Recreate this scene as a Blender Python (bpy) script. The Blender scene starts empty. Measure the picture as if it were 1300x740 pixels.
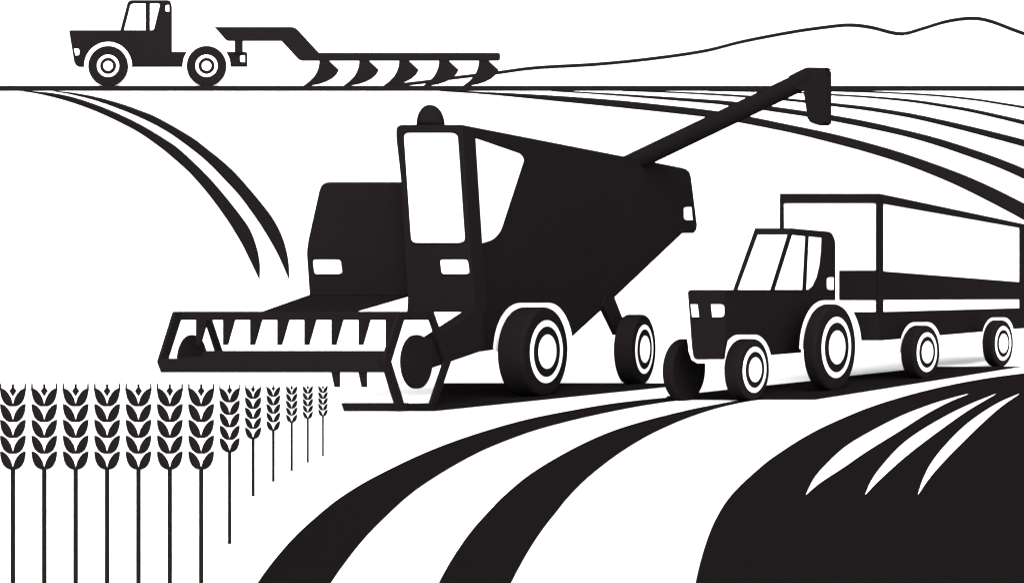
import bpy, bmesh, math
from mathutils import Vector
C = bpy.context.scene.collection
scn = bpy.context.scene

# ------------------------------------------------------------------ camera
EYE = 1.65                      # eye height, m
F, CU, CV = 1700.0, 1730.0, 380.0   # focal length and vanishing point on a 1300 x 740 picture
cam_d = bpy.data.cameras.new('camera')
cam = bpy.data.objects.new('camera', cam_d); C.objects.link(cam)
cam.location = (0, 0, EYE); cam.rotation_euler = (math.radians(90), 0, 0)
cam_d.sensor_fit = 'HORIZONTAL'; cam_d.sensor_width = 36.0
cam_d.lens = 36.0 * F / 1300.0
cam_d.shift_x = -(CU - 650.0) / 1300.0
cam_d.shift_y = (CV - 370.0) / 1300.0
cam_d.clip_start = 0.1; cam_d.clip_end = 6000
scn.camera = cam
scn.render.resolution_x = 1024; scn.render.resolution_y = 582

# ------------------------------------------------------------------ sky and sun (bright white overcast)
SUN_EL, SUN_AZ = math.radians(34), math.radians(145)     # azimuth from +Y clockwise: behind the camera
w = bpy.data.worlds.new('World'); scn.world = w; w.use_nodes = True
nt = w.node_tree; bg = nt.nodes['Background']
sky = nt.nodes.new('ShaderNodeTexSky'); sky.sky_type = 'NISHITA'; sky.sun_disc = False
sky.sun_elevation = SUN_EL; sky.sun_rotation = SUN_AZ; sky.dust_density = 3.0
hs = nt.nodes.new('ShaderNodeHueSaturation'); hs.inputs['Saturation'].default_value = 0.06
nt.links.new(sky.outputs[0], hs.inputs['Color']); nt.links.new(hs.outputs[0], bg.inputs['Color'])
bg.inputs['Strength'].default_value = 0.15
sd = bpy.data.lights.new('sun', 'SUN'); sd.energy = 1.0; sd.angle = math.radians(45); sd.color = (1, .985, .96)
so = bpy.data.objects.new('sun', sd); C.objects.link(so)
so.rotation_euler = Vector((-math.sin(SUN_AZ)*math.cos(SUN_EL), -math.cos(SUN_AZ)*math.cos(SUN_EL), -math.sin(SUN_EL))).to_track_quat('-Z', 'Y').to_euler()
vs = scn.view_settings
vs.view_transform = 'Standard'; vs.look = 'None'; vs.gamma = 1.0; vs.use_curve_mapping = False
vs.exposure = 1.85

# ------------------------------------------------------------------ materials
def material(name, col, rough=0.9, spec=0.0, noise=0.0, scale=4.0, bump=0.0):
    m = bpy.data.materials.new(name); m.use_nodes = True
    t = m.node_tree; b = t.nodes['Principled BSDF']
    b.inputs['Base Color'].default_value = (*col, 1); b.inputs['Roughness'].default_value = rough
    b.inputs['Specular IOR Level'].default_value = spec
    if noise or bump:
        tc = t.nodes.new('ShaderNodeTexCoord'); n = t.nodes.new('ShaderNodeTexNoise')
        n.inputs['Scale'].default_value = scale; n.inputs['Detail'].default_value = 6
        t.links.new(tc.outputs['Object'], n.inputs['Vector'])
        if noise:
            r = t.nodes.new('ShaderNodeValToRGB')
            r.color_ramp.elements[0].position = .3; r.color_ramp.elements[1].position = .7
            r.color_ramp.elements[0].color = (*[c*(1-noise) for c in col], 1)
            r.color_ramp.elements[1].color = (*[min(1, c*(1+noise)) for c in col], 1)
            t.links.new(n.outputs['Fac'], r.inputs['Fac']); t.links.new(r.outputs['Color'], b.inputs['Base Color'])
        if bump:
            bp = t.nodes.new('ShaderNodeBump'); bp.inputs['Strength'].default_value = bump; bp.inputs['Distance'].default_value = .02
            t.links.new(n.outputs['Fac'], bp.inputs['Height']); t.links.new(bp.outputs['Normal'], b.inputs['Normal'])
    return m
K = (.0047, .0038, .0040)
M_GROUND = material('white_field', (.82, .82, .82), noise=.02, scale=.6, bump=.15)
M_SOIL_SHADOW   = material('black_soil_and_shadow', K, noise=.06, scale=9, bump=.3)  # soil, and also the shadows painted beneath the vehicles
M_PAINT  = material('black_paint', K, rough=.8, noise=.03, scale=3)
M_RUBBER = material('black_rubber', K, rough=.95, noise=.04, scale=12)
M_STRAW  = material('black_plant', K, rough=.9, noise=.04, scale=20)
M_WHITE  = material('white_paint', (.82, .82, .82), rough=.6, noise=.01, scale=3)
M_GLASS  = material('pale_window_glass', (.82, .82, .82), rough=.25, spec=.3)
M_LAMP   = material('white_lamp_lens', (.85, .85, .85), rough=.3, spec=.3)

# ------------------------------------------------------------------ measuring: sight lines onto real planes
def P(u, v, Y): return Vector(((u-CU)/F*Y, Y, EYE-(v-CV)/F*Y))           # on a plane facing the camera at Y
def S(u, v, X): return P(u, v, X*F/(u-CU))                                 # on an upright plane running ahead at X
def G(u, v, z=0.0): return P(u, v, F*(EYE-z)/(v-CV))                       # on level ground
PHI = math.radians(40); D0 = 80.0
N = Vector((-math.sin(PHI), math.cos(PHI), 0)); T = Vector((math.cos(PHI), math.sin(PHI), 0))
def H(u, v, d=0.0):                                                        # on the upright plane over the ridge
    r = Vector(((u-CU)/F, 1, 0)); return P(u, v, (D0+d)/N.dot(r))

# ------------------------------------------------------------------ objects
def tag(o, label=None, cat=None, group=None, kind=None):
    if label: o['label'] = label
    if cat: o['category'] = cat
    if group: o['group'] = group
    if kind: o['kind'] = kind
    return o
def thing(name, loc, label, cat, group=None):
    o = bpy.data.objects.new(name, None); C.objects.link(o); o.location = loc; o.empty_display_size = .3
    return tag(o, label, cat, group)
def wloc(o):
    v = Vector((0, 0, 0))
    while o: v += o.location; o = o.parent
    return v
def link(name, bm, mat, parent=None, origin=None, smooth=False):
    """bm is in world coordinates; the object gets its own origin and is put under parent"""
    bmesh.ops.recalc_face_normals(bm, faces=bm.faces)
    if origin is None:
        origin = sum((v.co for v in bm.verts), Vector())/max(1, len(bm.verts))
    bmesh.ops.translate(bm, verts=bm.verts, vec=-origin)
    me = bpy.data.meshes.new(name); bm.to_mesh(me); bm.free()
    if smooth:
        for p in me.polygons: p.use_smooth = True
    me.materials.append(mat)
    o = bpy.data.objects.new(name, me); C.objects.link(o)
    o.location = origin
    if parent: o.parent = parent; o.location = origin - wloc(parent)
    return o
def add_prism(bm, a, b):
    """closed solid between two outlines a, b with matching points"""
    va = [bm.verts.new(p) for p in a]; vb = [bm.verts.new(p) for p in b]; n = len(a)
    f1 = bm.faces.new(va); f2 = bm.faces.new(list(reversed(vb)))
    for i in range(n): bm.faces.new((va[i], vb[i], vb[(i+1) % n], va[(i+1) % n]))
    f1.normal_update(); f2.normal_update()
    bmesh.ops.triangulate(bm, faces=[f1, f2])
def add_ring(bm, ao, ai, vec):
    n = len(ao)
    for i in range(n):
        q = [ao[i], ao[(i+1) % n], ai[(i+1) % n], ai[i]]
        add_prism(bm, q, [p+vec for p in q])
def offset(pts, d):
    """move a flat outline outwards by d metres in its own plane"""
    n = len(pts); nr = Vector((0, 0, 0))
    for i in range(n): nr += pts[i-1].cross(pts[i])
    nr.normalize(); out = []
    for i in range(n):
        a = next((pts[i-k] for k in range(1, n) if (pts[i]-pts[i-k]).length > 1e-4), pts[i-1])
        b = next((pts[(i+k) % n] for k in range(1, n) if (pts[i]-pts[(i+k) % n]).length > 1e-4), pts[(i+1) % n])
        n1 = (pts[i]-a).normalized().cross(nr); n2 = (b-pts[i]).normalized().cross(nr)
        m = n1+n2
        if m.length < .2: out.append(pts[i].copy()); continue
        m.normalize(); out.append(pts[i]+m*d/max(.5, m.dot(n1)))
    return out
def slab(name, pts, vec, mat, parent, add=None):
    px = sum(p.y for p in pts)/len(pts)/F                # one pixel of the photograph, in metres, at this distance
    if mat in (M_GLASS, M_LAMP): pts = offset(pts, -.35*px)
    elif mat is M_PAINT: pts = offset(pts, .3*px)
    else: pts = offset(pts, -.2*px)
    bm = bmesh.new(); add_prism(bm, pts, [p+vec for p in pts])
    return link(name, bm, mat, parent)
def rnd(pts, r=4, n=5):
    """round the corners of an outline; r one number or one per corner"""
    out = []; L = len(pts)
    rs = r if isinstance(r, (list, tuple)) else [r]*L
    for i in range(L):
        a, p, b = Vector(pts[i-1]), Vector(pts[i]), Vector(pts[(i+1) % L])
        q = min(rs[i], (a-p).length*.48, (b-p).length*.48)
        if q < .3: out.append(tuple(p)); continue
        s, e = p+(a-p).normalized()*q, p+(b-p).normalized()*q
        for k in range(n+1):
            t = k/n; out.append(tuple(s*(1-t)**2+p*2*t*(1-t)+e*t*t))
    return out
def ell(cu, cv, a, b, t0=0, t1=360, n=32):
    return [(cu+a*math.cos(math.radians(t0+(t1-t0)*k/n)), cv-b*math.sin(math.radians(t0+(t1-t0)*k/n))) for k in range(n+(0 if abs(t1-t0) == 360 else 1))]
def side(pts, X): return [S(u, v, X) for u, v in pts]
def face(pts, Y): return [P(u, v, Y) for u, v in pts]
def solid_front(pts, Y, d):
    """an outline measured on the photograph given depth d: each point is placed on the near or the far face, whichever forms the outline there"""
    area = sum(pts[i-1][0]*pts[i][1]-pts[i][0]*pts[i-1][1] for i in range(len(pts)))
    sg = 1 if area > 0 else -1; out = []; n = len(pts)
    for i, (u, v) in enumerate(pts):
        a, b = pts[i-1], pts[(i+1) % n]
        nx, ny = (b[1]-a[1])*sg, -(b[0]-a[0])*sg
        L = math.hypot(nx, ny) or 1; nx /= L; ny /= L
        yx = Y+d if nx > .2 else Y
        yz = Y+d if (ny > .3 and v < CV) or (ny < -.3 and v > CV) else Y
        out.append(Vector(((u-CU)/F*yx, Y, EYE-(v-CV)/F*yz)))
    return out
def tube(bm, a, b, ra, rb, n=20):
    d = (b-a).normalized(); s = d.orthogonal().normalized(); t = d.cross(s)
    A = [a+(s*math.cos(x)+t*math.sin(x))*ra for x in [2*math.pi*k/n for k in range(n)]]
    B = [b+(s*math.cos(x)+t*math.sin(x))*rb for x in [2*math.pi*k/n for k in range(n)]]
    add_prism(bm, A, B)

# ------------------------------------------------------------------ terrain
S0 = 36.0; AE = .4
def clampf(x, a, b): return max(a, min(b, x))
def ridge_z(tau):
    t = clampf(tau, -40, 75)
    return EYE + (CV-116)/F*(D0*math.cos(PHI)+t*math.sin(PHI))
def rise(t):
    if t <= 0: return 0.0
    if t < AE: return t*t/(2*AE)/(1-AE/2)
    return (t-AE/2)/(1-AE/2)
def terrain(x, y):
    s = N.x*x+N.y*y; tau = T.x*x+T.y*y; zr = ridge_z(tau)
    if s <= D0: return zr*rise((s-S0)/(D0-S0))
    return max(2.0, zr-max(0, s-D0-7)*.12)
def hit(u, v):
    r = Vector(((u-CU)/F, 1, 0)); y0, y1 = 5.0, D0/N.dot(r)
    fn = lambda Y: (EYE-(v-CV)/F*Y)-terrain(r.x*Y, Y)
    k = 240; prev = y0
    for i in range(1, k+1):
        y = y0+(y1-y0)*i/k
        if fn(y) < 0:
            a, b = prev, y
            for _ in range(30):
                m = (a+b)/2
                if fn(m) < 0: b = m
                else: a = m
            return P(u, v, a)
        prev = y
    return P(u, v, y1)
bm = bmesh.new()
ss = [-2500, -600, -150, -60, -30, 0, 15, 28, 34] + [36+.5*k for k in range(0, 89)] + [82, 86, 90, 100, 120, 160, 250, 500, 1200, 3000]
ts = [-3000, -900, -300, -120, -80, -60, -50] + [-40+1.0*k for k in range(0, 116)] + [80, 100, 150, 300, 900, 3000]
grid = []
for s in ss:
    row = []
    for t in ts:
        p = N*s+T*t; p.z = terrain(p.x, p.y); row.append(bm.verts.new(p))
    grid.append(row)
for i in range(len(ss)-1):
    for j in range(len(ts)-1):
        bm.faces.new((grid[i][j], grid[i][j+1], grid[i+1][j+1], grid[i+1][j]))
g = link('ground', bm, M_GROUND, origin=Vector((0, 0, 0)), smooth=True); tag(g, kind='structure')

def resample(pts, n):
    # Catmull-Rom through the points, then even steps along the length
    P_ = [Vector(p) for p in pts]; P_ = [P_[0]*2-P_[1]]+P_+[P_[-1]*2-P_[-2]]
    fine = []
    for i in range(1, len(P_)-2):
        for k in range(12):
            t = k/12; a, b, c, d = P_[i-1], P_[i], P_[i+1], P_[i+2]
            fine.append(.5*((2*b)+(c-a)*t+(2*a-5*b+4*c-d)*t*t+(3*b-a-3*c+d)*t**3))
    fine.append(P_[-2])
    L = [0]
    for i in range(1, len(fine)): L.append(L[-1]+(fine[i]-fine[i-1]).length)
    out = []; j = 0
    for k in range(n+1):
        x = L[-1]*k/n
        while j < len(L)-2 and L[j+1] < x: j += 1
        q = (x-L[j])/max(1e-9, L[j+1]-L[j]); out.append(fine[j].lerp(fine[j+1], clampf(q, 0, 1)))
    return out
def strip(name, up, lo, mat, lift, n=70, m=2, fn=hit, grow=0):
    """a band of soil lying on the land between two edges"""
    A, B = resample(up, n), resample(lo, n); bm = bmesh.new(); rows = []
    if grow:
        for a, b in zip(A, B): a.y -= grow; b.y += grow
    for a, b in zip(A, B):
        r = []
        for k in range(m+1):
            q = a.lerp(b, k/m); p = fn(q.x, q.y); p.z = p.z+lift; r.append(bm.verts.new(p))
        rows.append(r)
    for i in range(n):
        for k in range(m):
            try: bm.faces.new((rows[i][k], rows[i][k+1], rows[i+1][k+1], rows[i+1][k]))
            except ValueError: pass
    bmesh.ops.recalc_face_normals(bm, faces=bm.faces)
    for f in bm.faces:
        if f.normal.z < 0: bmesh.ops.reverse_faces(bm, faces=bm.faces); break
    me = bpy.data.meshes.new(name); bm.to_mesh(me); bm.free(); me.materials.append(mat)
    o = bpy.data.objects.new(name, me); C.objects.link(o); tag(o, kind='structure'); return o

# far hill with its dark crest
crest = [(470, 117), (504, 109.5), (540, 105), (577, 99.8), (632, 93.3), (681, 87), (758, 82.5), (826, 75.7), (894, 65.8), (943, 53.8),
         (1004, 42), (1045, 36), (1078, 32.8), (1106, 35.7), (1143, 44), (1171, 37.5), (1201, 28.5), (1232, 24.3), (1257, 27.7), (1300, 43.5), (1370, 66), (1480, 95), (1700, 110)]
cr = resample(crest, 150); YH = 600.0
bm = bmesh.new(); rows = []
for q in cr:
    c = P(q.x, q.y+1.5, YH); r = []
    for dy, k in ((-330, 0), (-240, .24), (-120, .62), (-40, .87), (0, 1), (25, .985), (120, .6), (300, 0)):
        r.append(bm.verts.new((c.x*(1+.0*dy), YH+dy, max(1.0, c.z*k))))
    rows.append(r)
for i in range(len(rows)-1):
    for k in range(7): bm.faces.new((rows[i][k], rows[i+1][k], rows[i+1][k+1], rows[i][k+1]))
tag(link('hill', bm, M_GROUND, origin=Vector((0, YH, 0)), smooth=True), kind='structure')
bm = bmesh.new(); sec = []
for q in cr:
    a, b = P(q.x, q.y-3.0, YH-1), P(q.x, q.y+2.8, YH-1)
    sec.append([bm.verts.new(p) for p in (a, b, b+Vector((0, 3, 0)), a+Vector((0, 3, 0)))])
for i in range(len(sec)-1):
    for k in range(4): bm.faces.new((sec[i][k], sec[i+1][k], sec[i+1][(k+1) % 4], sec[i][(k+1) % 4]))
bm.faces.new(sec[0]); bm.faces.new(list(reversed(sec[-1])))
tag(link('hill_crest', bm, M_SOIL_SHADOW, origin=Vector((0, YH, 0))), kind='structure')

# dark bank of soil along the ridge
bm = bmesh.new(); sec = []
for k in range(0, 111):
    tau = -40+k*1.04; base = N*D0+T*tau; Y = base.y
    zt = EYE+(CV-109.1)/F*Y; zb = EYE+(CV-116.8)/F*Y
    f = Vector((base.x, base.y, 0))
    sec.append([bm.verts.new(p) for p in (f+Vector((0, 0, zt)), f+Vector((0, 0, zb))-Vector((0, 0, .02)), f+N*6+Vector((0, 0, zb-.3)), f+N*6+Vector((0, 0, zt)))])
for i in range(len(sec)-1):
    for k in range(4): bm.faces.new((sec[i][k], sec[i+1][k], sec[i+1][(k+1) % 4], sec[i][(k+1) % 4]))
bm.faces.new(sec[0]); bm.faces.new(list(reversed(sec[-1])))
tag(link('soil_bank', bm, M_SOIL_SHADOW), kind='structure')

# pair of wheel tracks down the left slope
strip('wheel_track',
      [(24, 116.2), (46, 117.2), (66, 119), (92.5, 124.2), (123, 134.2), (154, 147), (183, 161.6), (207.7, 176.5), (227.8, 190.4), (257, 217.8), (278.6, 241.2), (306, 275.4), (318.6, 294.7), (326.3, 316.3), (330, 336.3), (329.7, 357)],
      [(24, 116.4), (46, 119.6), (77, 127), (108, 137), (138.7, 150), (174, 168), (200, 185.8), (215.4, 198), (240, 220), (263, 246), (286, 277), (304.8, 307), (318, 333), (329.5, 357.2)], M_SOIL_SHADOW, .03, n=90)
strip('wheel_track',
      [(66, 116.3), (92.5, 118.6), (123, 124.2), (154, 132.7), (177, 140.8), (200, 150.3), (240, 173), (260, 187.5), (291, 213), (315.6, 239.4), (341.8, 271.6), (354, 291.6), (361.8, 311.6), (366.4, 333), (367.6, 357)],
      [(66, 116.6), (92.5, 121.4), (123, 129.3), (154, 140.4), (177, 150), (200, 161.3), (224.7, 176.6), (260, 204), (288, 232.2), (305, 251), (323, 275.4), (338.7, 299.3), (354, 327), (367.2, 357.2)], M_SOIL_SHADOW, .03, n=90)
# five dark furrows across the right slope
FUR = [([(558, 115.9), (623, 118.2), (697, 122), (777, 127.7), (838, 133.8), (899, 140.6), (949, 148.5), (998.6, 158.6), (1054, 170), (1100, 181.7), (1150.8, 196.7), (1211, 218), (1254, 236.2), (1300, 259), (1345, 284)],
        [(558, 116.3), (623, 121), (715.4, 130), (807.7, 139.4), (892.3, 148.8), (935.4, 155.6), (998.6, 168), (1043, 178.6), (1098, 193.2), (1150.8, 210), (1207.9, 233), (1254, 255.5), (1300, 280), (1345, 307)]),
       ([(700, 115.8), (760, 118.8), (807.7, 121.6), (899, 127.4), (931, 130), (977, 135.7), (1021.7, 142), (1055.6, 147), (1100, 155), (1150.8, 166.3), (1192.4, 177), (1238.7, 191.7), (1269.5, 202.6), (1300, 214.8), (1345, 235)],
        [(700, 116.5), (760, 120.5), (807.7, 124.2), (899, 131.8), (920, 134), (967, 140.2), (1023, 148.5), (1055.6, 154), (1100, 162.9), (1150.8, 174.2), (1192.4, 186.3), (1238.7, 202.3), (1268, 213.5), (1300, 227.8), (1345, 250)]),
       ([(790, 115.9), (850, 117.3), (900, 119.4), (940, 121.7), (998, 125.8), (1055, 131.5), (1100, 136.3), (1150.8, 144), (1192.4, 152.4), (1238.7, 162.9), (1300, 178.3), (1345, 192)],
        [(790, 116.3), (850, 118.5), (900, 121.2), (940, 123.9), (998, 128.5), (1055, 135.2), (1100, 140.8), (1150.8, 149.3), (1192.4, 158.6), (1238.7, 170.4), (1300, 187), (1345, 201)]),
       ([(900, 115.9), (960, 116.5), (1014, 118), (1055, 120.3), (1100, 123), (1150.8, 126.9), (1192, 132.4), (1238.7, 140.4), (1300, 154), (1345, 166)],
        [(900, 116.2), (960, 117.2), (1014, 119), (1055, 121.7), (1100, 124.6), (1150.8, 129.4), (1192, 135.6), (1238.7, 144.2), (1300, 158.9), (1345, 172)]),
       ([(1050, 116.0), (1100, 117), (1150, 119), (1192, 121.6), (1238.7, 126.4), (1269, 131), (1300, 136), (1345, 145)],
        [(1050, 116.4), (1100, 117.9), (1150, 120.2), (1192, 123.1), (1238.7, 128.2), (1269, 133), (1300, 138.3), (1345, 148)])]
for (up, lo), gr in zip(FUR, (.3, .35, .4, .55, .6)): strip('furrow', up, lo, M_SOIL_SHADOW, .03, n=90, grow=gr)
# dark tracks sweeping to the foreground
strip('dirt_track',
      [(300, 790), (322, 748), (345, 715), (375, 680.5), (409, 649.7), (431, 632.4), (461.6, 613), (498.6, 593.6), (538.7, 574.9), (580, 558.8), (627, 543.6), (674, 531), (721, 521.6), (768, 513.4), (810, 508), (870, 502.5)],
      [(392, 790), (414, 750), (437, 716), (465, 681), (496.3, 649.7), (517, 631), (538.7, 614.7), (569.5, 595.3), (600, 578.4), (627, 565.9), (674, 548.3), (721, 535.2), (768, 524.5), (815, 515.4), (864.5, 508), (880, 507.5)], M_SOIL_SHADOW, .004, fn=G)
strip('dirt_track',
      [(535, 790), (552, 750), (573, 711), (597, 676), (620.4, 649.3), (641, 628.3), (674, 601.2), (721, 572.9), (768, 550.6), (815, 535), (872.4, 520.5), (903, 514.3), (935.6, 508.4), (960, 505)],
      [(625, 790), (645, 748), (666, 708), (687, 675), (707, 649.3), (721, 631.9), (744.6, 608), (779.9, 580), (818.5, 555.6), (857, 537.2), (887.9, 525.5), (918.7, 516.3), (949.5, 509.8), (968, 507.2)], M_SOIL_SHADOW, .004, fn=G)
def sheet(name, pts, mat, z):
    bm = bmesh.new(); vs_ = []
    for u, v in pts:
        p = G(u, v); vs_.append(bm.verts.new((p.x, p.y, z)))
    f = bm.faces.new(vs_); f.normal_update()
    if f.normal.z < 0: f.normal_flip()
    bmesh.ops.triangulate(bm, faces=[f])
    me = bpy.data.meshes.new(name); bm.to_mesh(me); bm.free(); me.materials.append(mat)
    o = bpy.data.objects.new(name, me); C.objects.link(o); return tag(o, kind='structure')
sheet('painted_combine_shadow', [(500, 513), (504, 522.2), (552, 522.2), (888, 487.2), (888, 486.6), (562, 486.6), (548, 512)], M_SOIL_SHADOW, .008)  # combine's shadow, painted as a black sheet on the ground
sheet('painted_tractor_shadow', [(846, 503.5), (889, 498.8), (975, 489.6), (1028, 484), (1084, 477), (1147, 470.2), (1182, 465.8), (1300, 465.4), (1035, 507.8), (846, 507.8)], M_SOIL_SHADOW, .012)  # black sheet standing in for the shade below tractor and trailer
fo = resample([(874, 790), (880, 755), (887.5, 720), (895.5, 692), (904.5, 668), (913.9, 649.7), (923, 635.5), (938.5, 617.8), (958.6, 599.3), (977, 583.9), (998.6, 569), (1020, 555.6), (1050, 539.8), (1100, 518.5), (1150, 502.5), (1200, 490), (1250, 480.5), (1300, 473.7), (1340, 469.6)], 80)
sheet('ploughed_field', [(q.x, q.y) for q in fo]+[(1600, 500), (1600, 790)], M_SOIL_SHADOW, .006)
for up, lo in (
    ([(1023.3, 629), (1033, 609.5), (1047, 592.5), (1071, 570), (1100, 551.6), (1141, 530.3), (1176.3, 516.2), (1205, 507), (1229, 500.7)],
     [(1023.3, 629.3), (1041, 614.2), (1070, 595), (1101, 573.6), (1141, 548.6), (1176.3, 526), (1205, 510.8), (1229, 500.9)]),
    ([(1098.5, 629), (1106, 612), (1117.6, 595), (1141, 569), (1164.6, 550.5), (1200, 529.4), (1230, 514.6), (1264, 500.7)],
     [(1098.5, 629.3), (1115, 612), (1141, 588), (1164.6, 568.6), (1200, 542), (1230, 521), (1264, 500.9)]),
    ([(1165.5, 629), (1172, 609), (1183, 588), (1200, 566.3), (1223, 543), (1247, 524.7), (1270, 511), (1293.5, 500.7)],
     [(1165.5, 629.3), (1180, 608), (1200, 585), (1223, 561.5), (1247, 538), (1270, 517.6), (1293.5, 500.9)])):
    strip('pale_furrow', up, lo, M_GROUND, .012, fn=G, n=60)

# ------------------------------------------------------------------ wheels
def make_wheel(parent, uc, vc, Y, R, wd, theta, rings=(.71, .55, .40), outward=1, bare=False):
    """disc towards +x (outward=1); wheel > tyre, rim, hub.  theta: steering angle"""
    c = P(uc, vc, Y)
    ax = Vector((math.cos(theta), -math.sin(theta), 0))*outward
    e = Vector((math.sin(theta), math.cos(theta), 0))
    def lathe(prof, n=64, closed=True):
        bm = bmesh.new(); R_ = []
        for x, r in prof:
            R_.append([bm.verts.new(c+ax*x+(e*math.cos(2*math.pi*k/n)+Vector((0, 0, 1))*math.sin(2*math.pi*k/n))*r) for k in range(n)])
        m = len(prof)
        for i in range(m if closed else m-1):
            j = (i+1) % m
            for k in range(n): bm.faces.new((R_[i][k], R_[i][(k+1) % n], R_[j][(k+1) % n], R_[j][k]))
        if not closed: bm.faces.new(R_[0]); bm.faces.new(list(reversed(R_[-1])))
        return bm
    a, b, h = rings; a -= .01; b += .012; h -= .015; R += .3*Y/F
    wheel = link('wheel', lathe([(.012, b*R*1.03), (-wd+.02, b*R*1.03)], closed=False), M_PAINT, parent, origin=c)
    sh = .06*R
    link('tyre', lathe([(0, a*R), (0, R-sh), (-sh*.35, R-sh*.3), (-sh, R), (-wd+sh, R), (-wd+sh*.35, R-sh*.3), (-wd, R-sh), (-wd, b*R), (-wd*.6, b*R*1.03), (-.01, a*R)]), M_RUBBER, wheel)
    link('rim', lathe([(.004, a*R*1.0), (.004, b*R), (-.03, b*R), (-.03, a*R)]), M_WHITE, wheel)
    link('hub', lathe([(.024, .3*h*R), (.016, h*R), (-.02, h*R)], closed=False), M_WHITE, wheel)
    return wheel
def wheel_on_ground(parent, uc, Y, top, wd, theta, **k):
    vb = CV+F*EYE/Y; R = (vb-top)/2/F*Y
    return make_wheel(parent, uc, (vb+top)/2, Y, R, wd, theta, **k)
def arch(parent, cl, cr_, cv, top, hl, hr, X, extra=()):
    hh = cv-top
    pts = ell(cl, cv, hl, hh, 180, 90, 14)+ell(cr_, cv, hr, hh, 90, 0, 14)
    return slab('wheel_arch', side(pts, X), Vector((-.02, 0, 0)), M_WHITE, parent)

# ------------------------------------------------------------------ combine harvester
BX = -14.5
cmb = thing('combine_harvester', G(690, 500), 'huge black combine harvester with dome lamp on its cab and raised unloading pipe', 'combine harvester')
body_side = [(587, 159), (866, 213.3)]+rnd([(876.5, 215.5)], 0)[0:0]+[(871, 215), (875.5, 219), (877.3, 225), (885, 286), (884, 292), (880.5, 296)]+[(866, 296.2), (780, 377.4), (762, 394.2), (603, 396), (598, 330)]
slab('body', side(body_side, BX), Vector((-.95, 0, 0)), M_PAINT, cmb)
slab('lower_panel', side([(603, 394), (764, 393), (727, 426.5), (700, 436), (660, 436), (628, 443.7), (610, 446)], BX+.005), Vector((-.08, 0, 0)), M_PAINT, cmb)
slab('engine_housing', face(rnd([(408, 231.5), (520, 231.5), (520, 374), (393.2, 374), (389.5, 319), (392, 303)], [11, 0, 0, 0, 6, 0]), 21.9), Vector((0, 3.0, 0)), M_PAINT, cmb)
cab = slab('cab', face(rnd([(503, 159), (587, 159), (598, 330), (603, 396), (517, 396), (518.2, 374), (510, 236), (503.3, 176)], [8, 0, 0, 0, 0, 0, 0, 0]), 21.5), Vector((0, .3, 0)), M_PAINT, cmb)
slab('windscreen', face(rnd([(512.5, 169), (579, 169), (588.6, 308.3), (522.2, 308.3)], 7), 21.46), Vector((0, .05, 0)), M_GLASS, cab)
slab('side_window', side(rnd([(592, 171.7), (661.5, 195.8), (665.5, 203), (635.5, 294.5), (626, 304.5), (609, 310), (601.7, 308)], [5, 5, 3, 8, 5, 3, 3]), BX+.02), Vector((-.03, 0, 0)), M_GLASS, cab)
# dome lamp
bm = bmesh.new(); c = P(546.8, 159.5, 21.75); n = 32; rings_ = []
for k in range(0, 10):
    a = math.radians(10*k); rings_.append([bm.verts.new(c+Vector((math.cos(2*math.pi*j/n)*.192*math.cos(a)**.9 if k < 9 else 0, math.sin(2*math.pi*j/n)*.192*math.cos(a)**.9 if k < 9 else 0, .335*math.sin(a)))) for j in range(n)] if k < 9 else [bm.verts.new(c+Vector((0, 0, .335)))])
for i in range(8):
    for j in range(n): bm.faces.new((rings_[i][j], rings_[i][(j+1) % n], rings_[i+1][(j+1) % n], rings_[i+1][j]))
for j in range(n): bm.faces.new((rings_[8][j], rings_[8][(j+1) % n], rings_[9][0]))
bm.faces.new(list(reversed(rings_[0])))
link('beacon', bm, M_PAINT, cmb, smooth=True)
slab('headlight', face(rnd([(397, 329.5), (431, 329.5), (433.2, 348), (399, 348)], 4), 21.87), Vector((0, .05, 0)), M_LAMP, cmb)
slab('headlight', face(rnd([(558.5, 329.5), (592.6, 329.5), (594.8, 348), (560.7, 348)], 4), 21.47), Vector((0, .05, 0)), M_LAMP, cmb)
slab('tail_light', side(rnd([(869, 262.8), (877.8, 262.8), (879.4, 279.7), (869.5, 279.7)], [4, 0, 0, 4]), BX+.02), Vector((-.03, 0, 0)), M_LAMP, cmb)
# feeder housing: sloping trough from the header up to the machine
q = [P(393, 374, 21.95), P(519, 374, 21.95), P(440, 396.6, 20.4), P(330, 396.3, 20.4)]
slab('feeder_housing', q, Vector((0, .02, -.03)), M_PAINT, cmb)
# unloading pipe with its spout
bm = bmesh.new(); Ya = 27.0
pa, pb = P(790, 212.8, Ya), P(1030, 97.8, Ya)
tube(bm, pa, pb, .185, .18, 28)
pipe = link('unloading_pipe', bm, M_PAINT, cmb)
slab('spout', solid_front(rnd([(1001, 97), (1023.5, 86), (1055.3, 86), (1055.3, 159.8), (1026.5, 159.8), (1020.3, 117), (1012, 116.5)], [0, 2, 5, 7, 9, 2, 2]), Ya-.15, .3), Vector((0, .3, 0)), M_PAINT, pipe)
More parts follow.
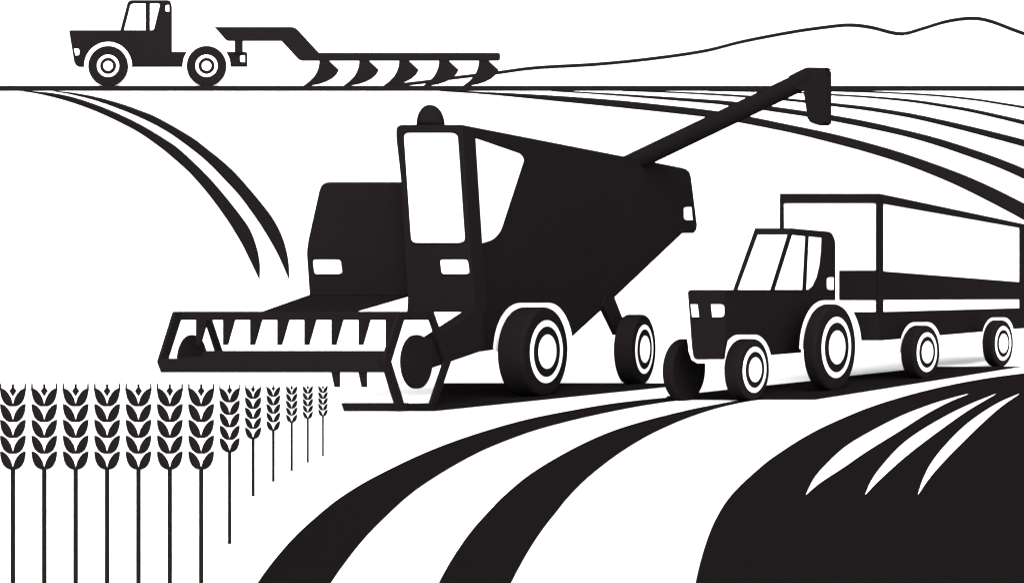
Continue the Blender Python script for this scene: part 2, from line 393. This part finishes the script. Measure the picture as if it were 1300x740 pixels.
# arm that carries the reel, axle strut
slab('reel_arm', side([(535, 442), (544.4, 435.7), (560, 425), (605.6, 395), (614, 392), (614, 446), (609.7, 445.9), (570, 459.6), (549, 466.7), (537, 468)], -14.22), Vector((-.22, 0, 0)), M_PAINT, cmb)
slab('axle_strut', side([(780, 377), (790.5, 404), (784, 425), (766, 388), (770, 375)], -14.46), Vector((-.1, 0, 0)), M_PAINT, cmb)
arch(cmb, 662, 697, 446.5, 384.6, 34.3, 31, BX+.03)
wheel_on_ground(cmb, 694, 22.9, 390, .42, -.09, rings=(.71, .54, .395))
wheel_on_ground(cmb, 818, 26.2, 399.3, .33, -.17, rings=(.71, .545, .40))
wheel_on_ground(cmb, 664, 26.2, 402, .25, 0, rings=(.71, .545, .40), outward=-1)
# header: reel bars, end frames, plates and tines
RY = 19.75
bm = bmesh.new()
for pts, y, d in (([(219, 395.3), (514, 395.3), (514, 406.4), (215.5, 406.4)], RY, .08),
                  ([(199, 459), (200.5, 455), (226, 455), (258, 452), (259, 445.2), (492, 445.2), (487.5, 459), (492, 472.8), (204, 472.8)], 19.4, .05),
                  ([(433, 511.6), (515, 511.6), (515, 522), (436.6, 522)], RY, .06)):
    p = face(pts, y); add_prism(bm, p, [v+Vector((0, d, 0)) for v in p])
hdr = link('header', bm, M_PAINT, cmb)
bm = bmesh.new()
add_ring(bm, side([(508, 395.3), (550.9, 395.3), (573, 459), (551, 522), (507, 522), (487.3, 459)], -14.14),
         side([(513.4, 406.4), (547.9, 406.4), (565.5, 459), (547.9, 512), (513.4, 512), (497.2, 459)], -14.14), Vector((-.05, 0, 0)))
link('end_frame', bm, M_PAINT, hdr)
bm = bmesh.new()
for pts in ([(219, 395.5), (232, 395.5), (226, 406), (210.2, 455), (206, 472.5), (199, 459)], [(250, 396), (262.3, 396), (284, 461), (277, 461), (261, 412)]):
    p = side(pts, -17.5); add_prism(bm, p, [v+Vector((.05, 0, 0)) for v in p])
link('end_frame', bm, M_PAINT, hdr)
slab('reel_disc', side(ell(530.7, 459, 18.7, 34), -14.18), Vector((-.05, 0, 0)), M_PAINT, hdr)
slab('reel_disc', side([(u, min(v, 470)) for u, v in ell(242.3, 458.5, 18, 33.4)], -17.42), Vector((.04, 0, 0)), M_PAINT, hdr)
for k in range(8):
    x = 248.8+34.4*k
    slab('tine', face([(x, 404), (x+14, 404), (x+4.4, 437.6), (x, 437.6)], RY+.01), Vector((0, .03, 0)), M_PAINT, hdr)
for x in (429.7, 464.1):
    slab('tine', face([(x-9.5, 471), (x, 471), (x, 491), (x-5, 491)], 19.43), Vector((0, .03, 0)), M_PAINT, hdr)

# ------------------------------------------------------------------ near tractor
TX = -10.25
trc = thing('tractor', G(985, 500), 'black tractor with two square headlights towing a trailer past the combine', 'tractor')
hood = slab('body', side([(910, 368), (1060.6, 368), (1060.6, 381), (1048, 383), (1028, 395), (1018, 430), (1017, 447.4), (980, 450.4), (960, 452), (910, 455.9)], TX), Vector((-.36, 0, 0)), M_PAINT, trc)
grille = slab('grille', face(rnd([(873, 368), (920, 368), (920, 433), (917.5, 445), (916, 455.9), (881, 455.9), (878.6, 440)], [5, 0, 0, 0, 0, 5, 0]), 21.17), Vector((0, .1, 0)), M_PAINT, trc)
slab('headlight', face([(876.6, 386.2), (885, 386.2), (887, 402.6), (878.6, 402.6)], 21.14), Vector((0, .02, 0)), M_LAMP, trc)
slab('headlight', face(rnd([(902.4, 386.2), (919, 386.2), (919, 402.6), (904.2, 402.6)], [0, 5, 5, 0]), 21.14), Vector((0, .02, 0)), M_LAMP, trc)
slab('bumper_trim', face([(871.8, 424), (874.3, 446), (878, 456.5), (885, 461), (897, 461), (897, 455), (886, 454.5), (881, 448), (878, 430), (877, 424)], 21.24), Vector((0, .015, 0)), M_WHITE, trc)
cabt = slab('cab', side(rnd([(978, 369), (1004.5, 290), (1056, 294.6), (1060.6, 306), (1060.6, 372), (1050, 372)], [0, 0, 6, 5, 0, 0]), TX+.005), Vector((-.65, 0, 0)), M_PAINT, trc)
def wy(v): return 23.17+(368-v)/78*.86-.09
slab('windscreen', [P(u, v, wy(v)) for u, v in [(936.3, 368), (962, 298), (998.7, 298), (977, 368)]], Vector((0, .03, 0)), M_GLASS, cabt)
slab('side_window', side([(984, 368), (1006, 298.3), (1022, 300), (1018.3, 368)], TX+.01), Vector((-.02, 0, 0)), M_GLASS, cabt)
slab('side_window', side([(1024, 368), (1027.2, 300.5), (1042.6, 301.8), (1042, 318), (1040, 337), (1036.5, 352), (1031.5, 363), (1026, 367.8)], TX+.01), Vector((-.02, 0, 0)), M_GLASS, cabt)
slab('tail_light', side(rnd([(1050, 351.8), (1058.2, 351.8), (1058.2, 368), (1050, 368)], [4, 0, 0, 4]), TX+.01), Vector((-.02, 0, 0)), M_LAMP, trc)
arch(trc, 938.5, 958.5, 469, 424.9, 22.8, 22, TX+.03)
arch(trc, 1047.5, 1063, 443, 381.2, 31, 31, -9.87)
wheel_on_ground(trc, 958, 21.9, 430.2, .25, .056, rings=(.745, .56, .41))
wheel_on_ground(trc, 1062, 24.3, 386.2, .24, .087)
wheel_on_ground(trc, 862.5, 21.9, 430.2, .17, .056, outward=-1)

# ------------------------------------------------------------------ trailer
LX, LY = -9.6, 26.6
trl = thing('trailer', G(1200, 478), 'tall white sided farm trailer framed in black with a dark board along it', 'trailer')
bm = bmesh.new()
p = side([(1117, 247), (1309, 287), (1309, 391.3), (1117, 397)], LX); wdt = (1117-990)*LY/F
add_prism(bm, p, [v+Vector((-wdt, 0, 0)) for v in p])
box = link('box', bm, M_WHITE, trl)
bm = bmesh.new()
for pts in ([(989.7, 245.7), (1117.5, 245.7), (1117.5, 257.8), (989.7, 257.8)], [(989.7, 257.8), (994.6, 257.8), (994.6, 396), (989.7, 396)], [(1111.8, 257.8), (1117.5, 257.8), (1117.5, 396), (1111.8, 396)]):
    p = face(pts, LY-.03); add_prism(bm, p, [v+Vector((0, .028, 0)) for v in p])
for pts in ([(1117, 245.7), (1310, 286.4), (1310, 292.2), (1117, 257.8)], [(1117, 257.8), (1121.8, 258.7), (1121.8, 396.3), (1117, 396.5)], [(1295, 289.6), (1310, 292.2), (1310, 392), (1295, 392)]):
    p = side(pts, LX+.03); add_prism(bm, p, [v+Vector((-.028, 0, 0)) for v in p])
link('frame', bm, M_PAINT, trl)
slab('front_board', face([(1065.8, 343.5), (1112, 343.5), (1112, 380.4), (1065.8, 380.4)], LY-.02), Vector((0, .018, 0)), M_PAINT, trl)
slab('side_board', side([(1121, 344.5), (1296, 358.2), (1296, 379.9), (1121, 380.3)], LX+.02), Vector((-.018, 0, 0)), M_PAINT, trl)
slab('chassis', side([(1116, 396.2), (1310, 390.7), (1310, 415.8), (1286, 417.6), (1247, 421), (1193.5, 425.5), (1142, 430), (1119.7, 431.9), (1116, 431.9)], LX+.02), Vector((-1.7, 0, 0)), M_PAINT, trl)
arch(trl, 1161, 1178, 448, 409, 18.6, 18.2, LX+.03)
arch(trl, 1262, 1275.5, 436, 403, 15, 13.2, LX+.045)
wheel_on_ground(trl, 1176.8, 27.9, 413.2, .29, .19, rings=(.74, .56, .42))
wheel_on_ground(trl, 1273.5, 33.0, 406.5, .28, .20, rings=(.74, .56, .42))

# ------------------------------------------------------------------ tractor and plough on the ridge
def hp(pts, d): return [H(u, v, d) for u, v in pts]
def hslab(name, pts, d, depth, mat, parent): return slab(name, hp(pts, d), N*depth, mat, parent)
ft = thing('tractor', H(200, 109.6, .9), 'black tractor on the skyline, seen from the side, ahead of the plough', 'tractor')
prof = rnd([(87.8, 39), (153, 39), (163, .8), (217, .8), (217, 66.4), (313.8, 66.4), (313.8, 81.5), (98, 81.5), (94.6, 80)], [2.5, 0, 5, 5, 0, 3, 0, 0, 2])
hslab('body', prof, .5, 1.0, M_PAINT, ft)
hslab('body_panel', rnd([(87.8, 39), (153, 39), (163, .8), (217, .8), (217, 66.4), (313.8, 66.4), (313.8, 83.8), (95.8, 83.8)], [2.5, 0, 5, 5, 0, 3, 4, 4]), .40, .08, M_PAINT, ft)
hslab('side_window', rnd([(157.2, 38.9), (166, 5), (185, 5), (185, 38.9)], [0, 4, 0, 0]), .37, .02, M_GLASS, ft)
hslab('side_window', rnd([(190.2, 5), (203.6, 5), (195.3, 38.9), (190.2, 38.9)], [0, 3, 4, 0]), .37, .02, M_GLASS, ft)
hslab('work_light', rnd([(209.8, 6.8), (215, 6.8), (215, 15.3), (209.8, 15.3)], [3, 0, 0, 3]), .37, .02, M_LAMP, ft)
hslab('headlight', rnd([(93.6, 62), (101, 62), (101, 70.8), (95.6, 70.8)], [0, 3, 3, 0]), .37, .02, M_LAMP, ft)
hslab('tail_light', rnd([(304.6, 70.5), (311.2, 70.5), (311.2, 79.3), (304.6, 79.3)], [3, 0, 0, 3]), .37, .02, M_LAMP, ft)
def hdisc(name, cu, cv, r, d, depth, mat, parent, rin=0, cut=None):
    bm = bmesh.new(); o_ = ell(cu, cv, r, r, n=56)
    if cut: o_ = [(u, clampf(v, cut[0], cut[1])) for u, v in o_]
    if rin:
        add_ring(bm, hp(o_, d), hp(ell(cu, cv, rin, rin, n=56), d), N*depth)
    else:
        p = hp(o_, d); add_prism(bm, p, [v+N*depth for v in p])
    return link(name, bm, mat, parent)
for cu, cut in ((137.2, (50, 109.6)), (262.2, (64, 109.6))):
    hdisc('wheel_arch', cu, 83.9, 30.1, .37, .02, M_WHITE, ft, cut=cut)
    wh = hdisc('wheel', cu, 83.9, 10.4, .115, .2, M_PAINT, ft)
    hdisc('tyre', cu, 83.9, 25.4, .15, .21, M_RUBBER, wh, rin=13.7)
    hdisc('rim', cu, 83.9, 13.9, .145, .15, M_WHITE, wh, rin=10.1)
    hdisc('hub', cu, 83.9, 5.9, .09, .03, M_WHITE, wh)
for cu in (137.2, 262.2):
    wh = hdisc('wheel', cu-2.5, 81.5, 10.2, 1.5, .2, M_PAINT, ft)
    hdisc('tyre', cu-2.5, 81.5, 22, 1.49, .21, M_RUBBER, wh, rin=10.2)
pl = thing('plough', H(500, 109.6, .3), 'long black plough with five curved blades under a cranked beam on the skyline', 'plough')
hslab('beam', rnd([(273.2, 34.9), (374.5, 34.9), (404.8, 67.6), (634.8, 67.6), (634.8, 77), (381, 77), (357.6, 51.8), (288, 51.8)], [0, 5, 0, 2.5, 2.5, 4, 0, 3]), .25, .15, M_PAINT, pl)
hslab('hitch_post', [(298.2, 50), (308, 50), (308, 67), (298.2, 67)], .27, .1, M_PAINT, pl)
for k in range(5):
    x = 50.65*k
    hslab('blade', [(a+x, b) for a, b in [(405.9, 76), (405.7, 80), (404.8, 85.6), (402.6, 91.5), (399.2, 97.4), (393, 103.6), (384.8, 109.7), (394, 108.8), (404.5, 107), (414, 103.8), (421.5, 99.8), (427, 94.8), (429.6, 90.2), (430, 88.9), (417, 77), (417, 76)]], .28, .08, M_PAINT, pl)

# ------------------------------------------------------------------ wheat
LEAF = [(-.6, .3), (4.5, .3), (8.5, -1.6), (12, -5), (14.6, -10.5), (16, -17), (16.3, -23), (12.5, -22.2), (8.8, -20), (5.2, -16), (2.0, -10.5), (.4, -5), (-.3, -1.5)]
LEAF = [(x*1.02, y*1.02) for x, y in LEAF]
def leaf_mesh(kx):
    bm = bmesh.new(); c = Vector((8.5*kx, 0, 10.5))
    o = [bm.verts.new((x*kx, 0, -z)) for x, z in LEAF]; m = 6
    mids = [((x*.5+8.5*.5)*kx, -z*.5+10.5*.5) for x, z in LEAF]
    for sg in (-1, 1):
        i_ = [bm.verts.new((x, sg*1.3, z)) for x, z in mids]; ce = bm.verts.new((c.x, sg*1.6, c.z)); n = len(o)
        for k in range(n):
            bm.faces.new((o[k], o[(k+1) % n], i_[(k+1) % n], i_[k])); bm.faces.new((i_[k], i_[(k+1) % n], ce))
    bmesh.ops.recalc_face_normals(bm, faces=bm.faces)
    me = bpy.data.meshes.new('grain'); bm.to_mesh(me); bm.free(); me.materials.append(M_STRAW); return me
LM = {1: leaf_mesh(1), -1: leaf_mesh(-1)}
bm = bmesh.new()
add_prism(bm, [Vector((x, -.8, z)) for x, z in [(-.9, 18.3), (-.9, 13.7), (-4.1, 9.6), (0, 3), (4.1, 9.6), (.9, 13.7), (.9, 18.3)]], [Vector((x, .8, z)) for x, z in [(-.9, 18.3), (-.9, 13.7), (-4.1, 9.6), (0, 3), (4.1, 9.6), (.9, 13.7), (.9, 18.3)]])
bmesh.ops.recalc_face_normals(bm, faces=bm.faces)
BUD = bpy.data.meshes.new('bud'); bm.to_mesh(BUD); bm.free(); BUD.materials.append(M_STRAW)
bm = bmesh.new()
for r in [Vector((0, 0, 0))]: tube(bm, Vector((0, 0, -3)), Vector((0, 0, 6.2)), 1.1, .8, 8)
bmesh.ops.recalc_face_normals(bm, faces=bm.faces)
AWN = bpy.data.meshes.new('awn'); bm.to_mesh(AWN); bm.free(); AWN.materials.append(M_STRAW)
GRP = 'wheat stalks in a row'
def make_stalk(u, top, s, foot, sw, label):
    Y = F*EYE/(foot-CV); m = Y/F*s                       # metres per unit of the ear drawing
    root = thing('wheat_stalk', P(u, foot, Y), label, 'wheat stalk', GRP)
    def zz(v): return (foot-v)/F*Y
    def kid(name, me, x, z):
        o = bpy.data.objects.new(name, me); C.objects.link(o); o.parent = root; o.location = (x, 0, z); o.scale = (m, m, m); return o
    base = [top+s*(28.7+20*k) for k in range(5)]
    for v in base:
        for sg in (1, -1): kid('grain', LM[sg], 0, zz(v))
    kid('bud', BUD, 0, zz(top+s*18.6)); 
    for sg in (1, -1): kid('awn', AWN, sg*15.6*m, zz(top+s*6))
    bm = bmesh.new(); c = P(u, foot, Y); r = (sw+.7)/2/F*Y
    tube(bm, c+Vector((0, 0, -.03)), c+Vector((0, 0, zz(base[-1]-s*1))), r, r, 12)
    link('stem', bm, M_STRAW, root)
    return root
names = ['leftmost', 'second', 'third', 'fourth', 'fifth', 'sixth']
first = make_stalk(16.4, 486.9, 1.0, 752, 3.8, 'tallest size black wheat stalk, leftmost of the row, at the edge of the picture')
lab7 = ['second black wheat stalk from the left end of the row', 'third black wheat stalk from the left end of the row', 'fourth black wheat stalk from the left end of the row',
        'fifth black wheat stalk from the left end of the row', 'sixth black wheat stalk from the left, under the left tip of the header',
        'seventh wheat stalk from the left, the last of the full size ones']
for u, lb in zip((56.2, 96.1, 136, 175.8, 215.6, 255.4), lab7):
    r = first.copy(); C.objects.link(r); r.location = P(u, 752, F*EYE/(752-CV)); r['label'] = lb
    for ch in list(first.children):
        c2 = ch.copy(); C.objects.link(c2); c2.parent = r
for u, tp, s, ft_, sw, lb in ((291.5, 488, .79, 690, 2.9, 'slightly smaller wheat stalk just right of the full size ones'),
                          (321.3, 488, .635, 629.6, 2.6, 'medium wheat stalk, fifth from the right end of the row'),
                          (347, 488, .54, 611, 2.2, 'medium small wheat stalk, fourth from the right end of the row'),
                          (370.3, 488, .444, 597.5, 1.9, 'small thin wheat stalk, third from the right end of the row'),
                          (390.8, 488, .40, 587, 1.6, 'very small thin wheat stalk, second from the right end of the row'),
                          (410, 488, .37, 579, 1.5, 'smallest wheat stalk, at the right end of the row')):
    make_stalk(u, tp, s, ft_, sw, lb)
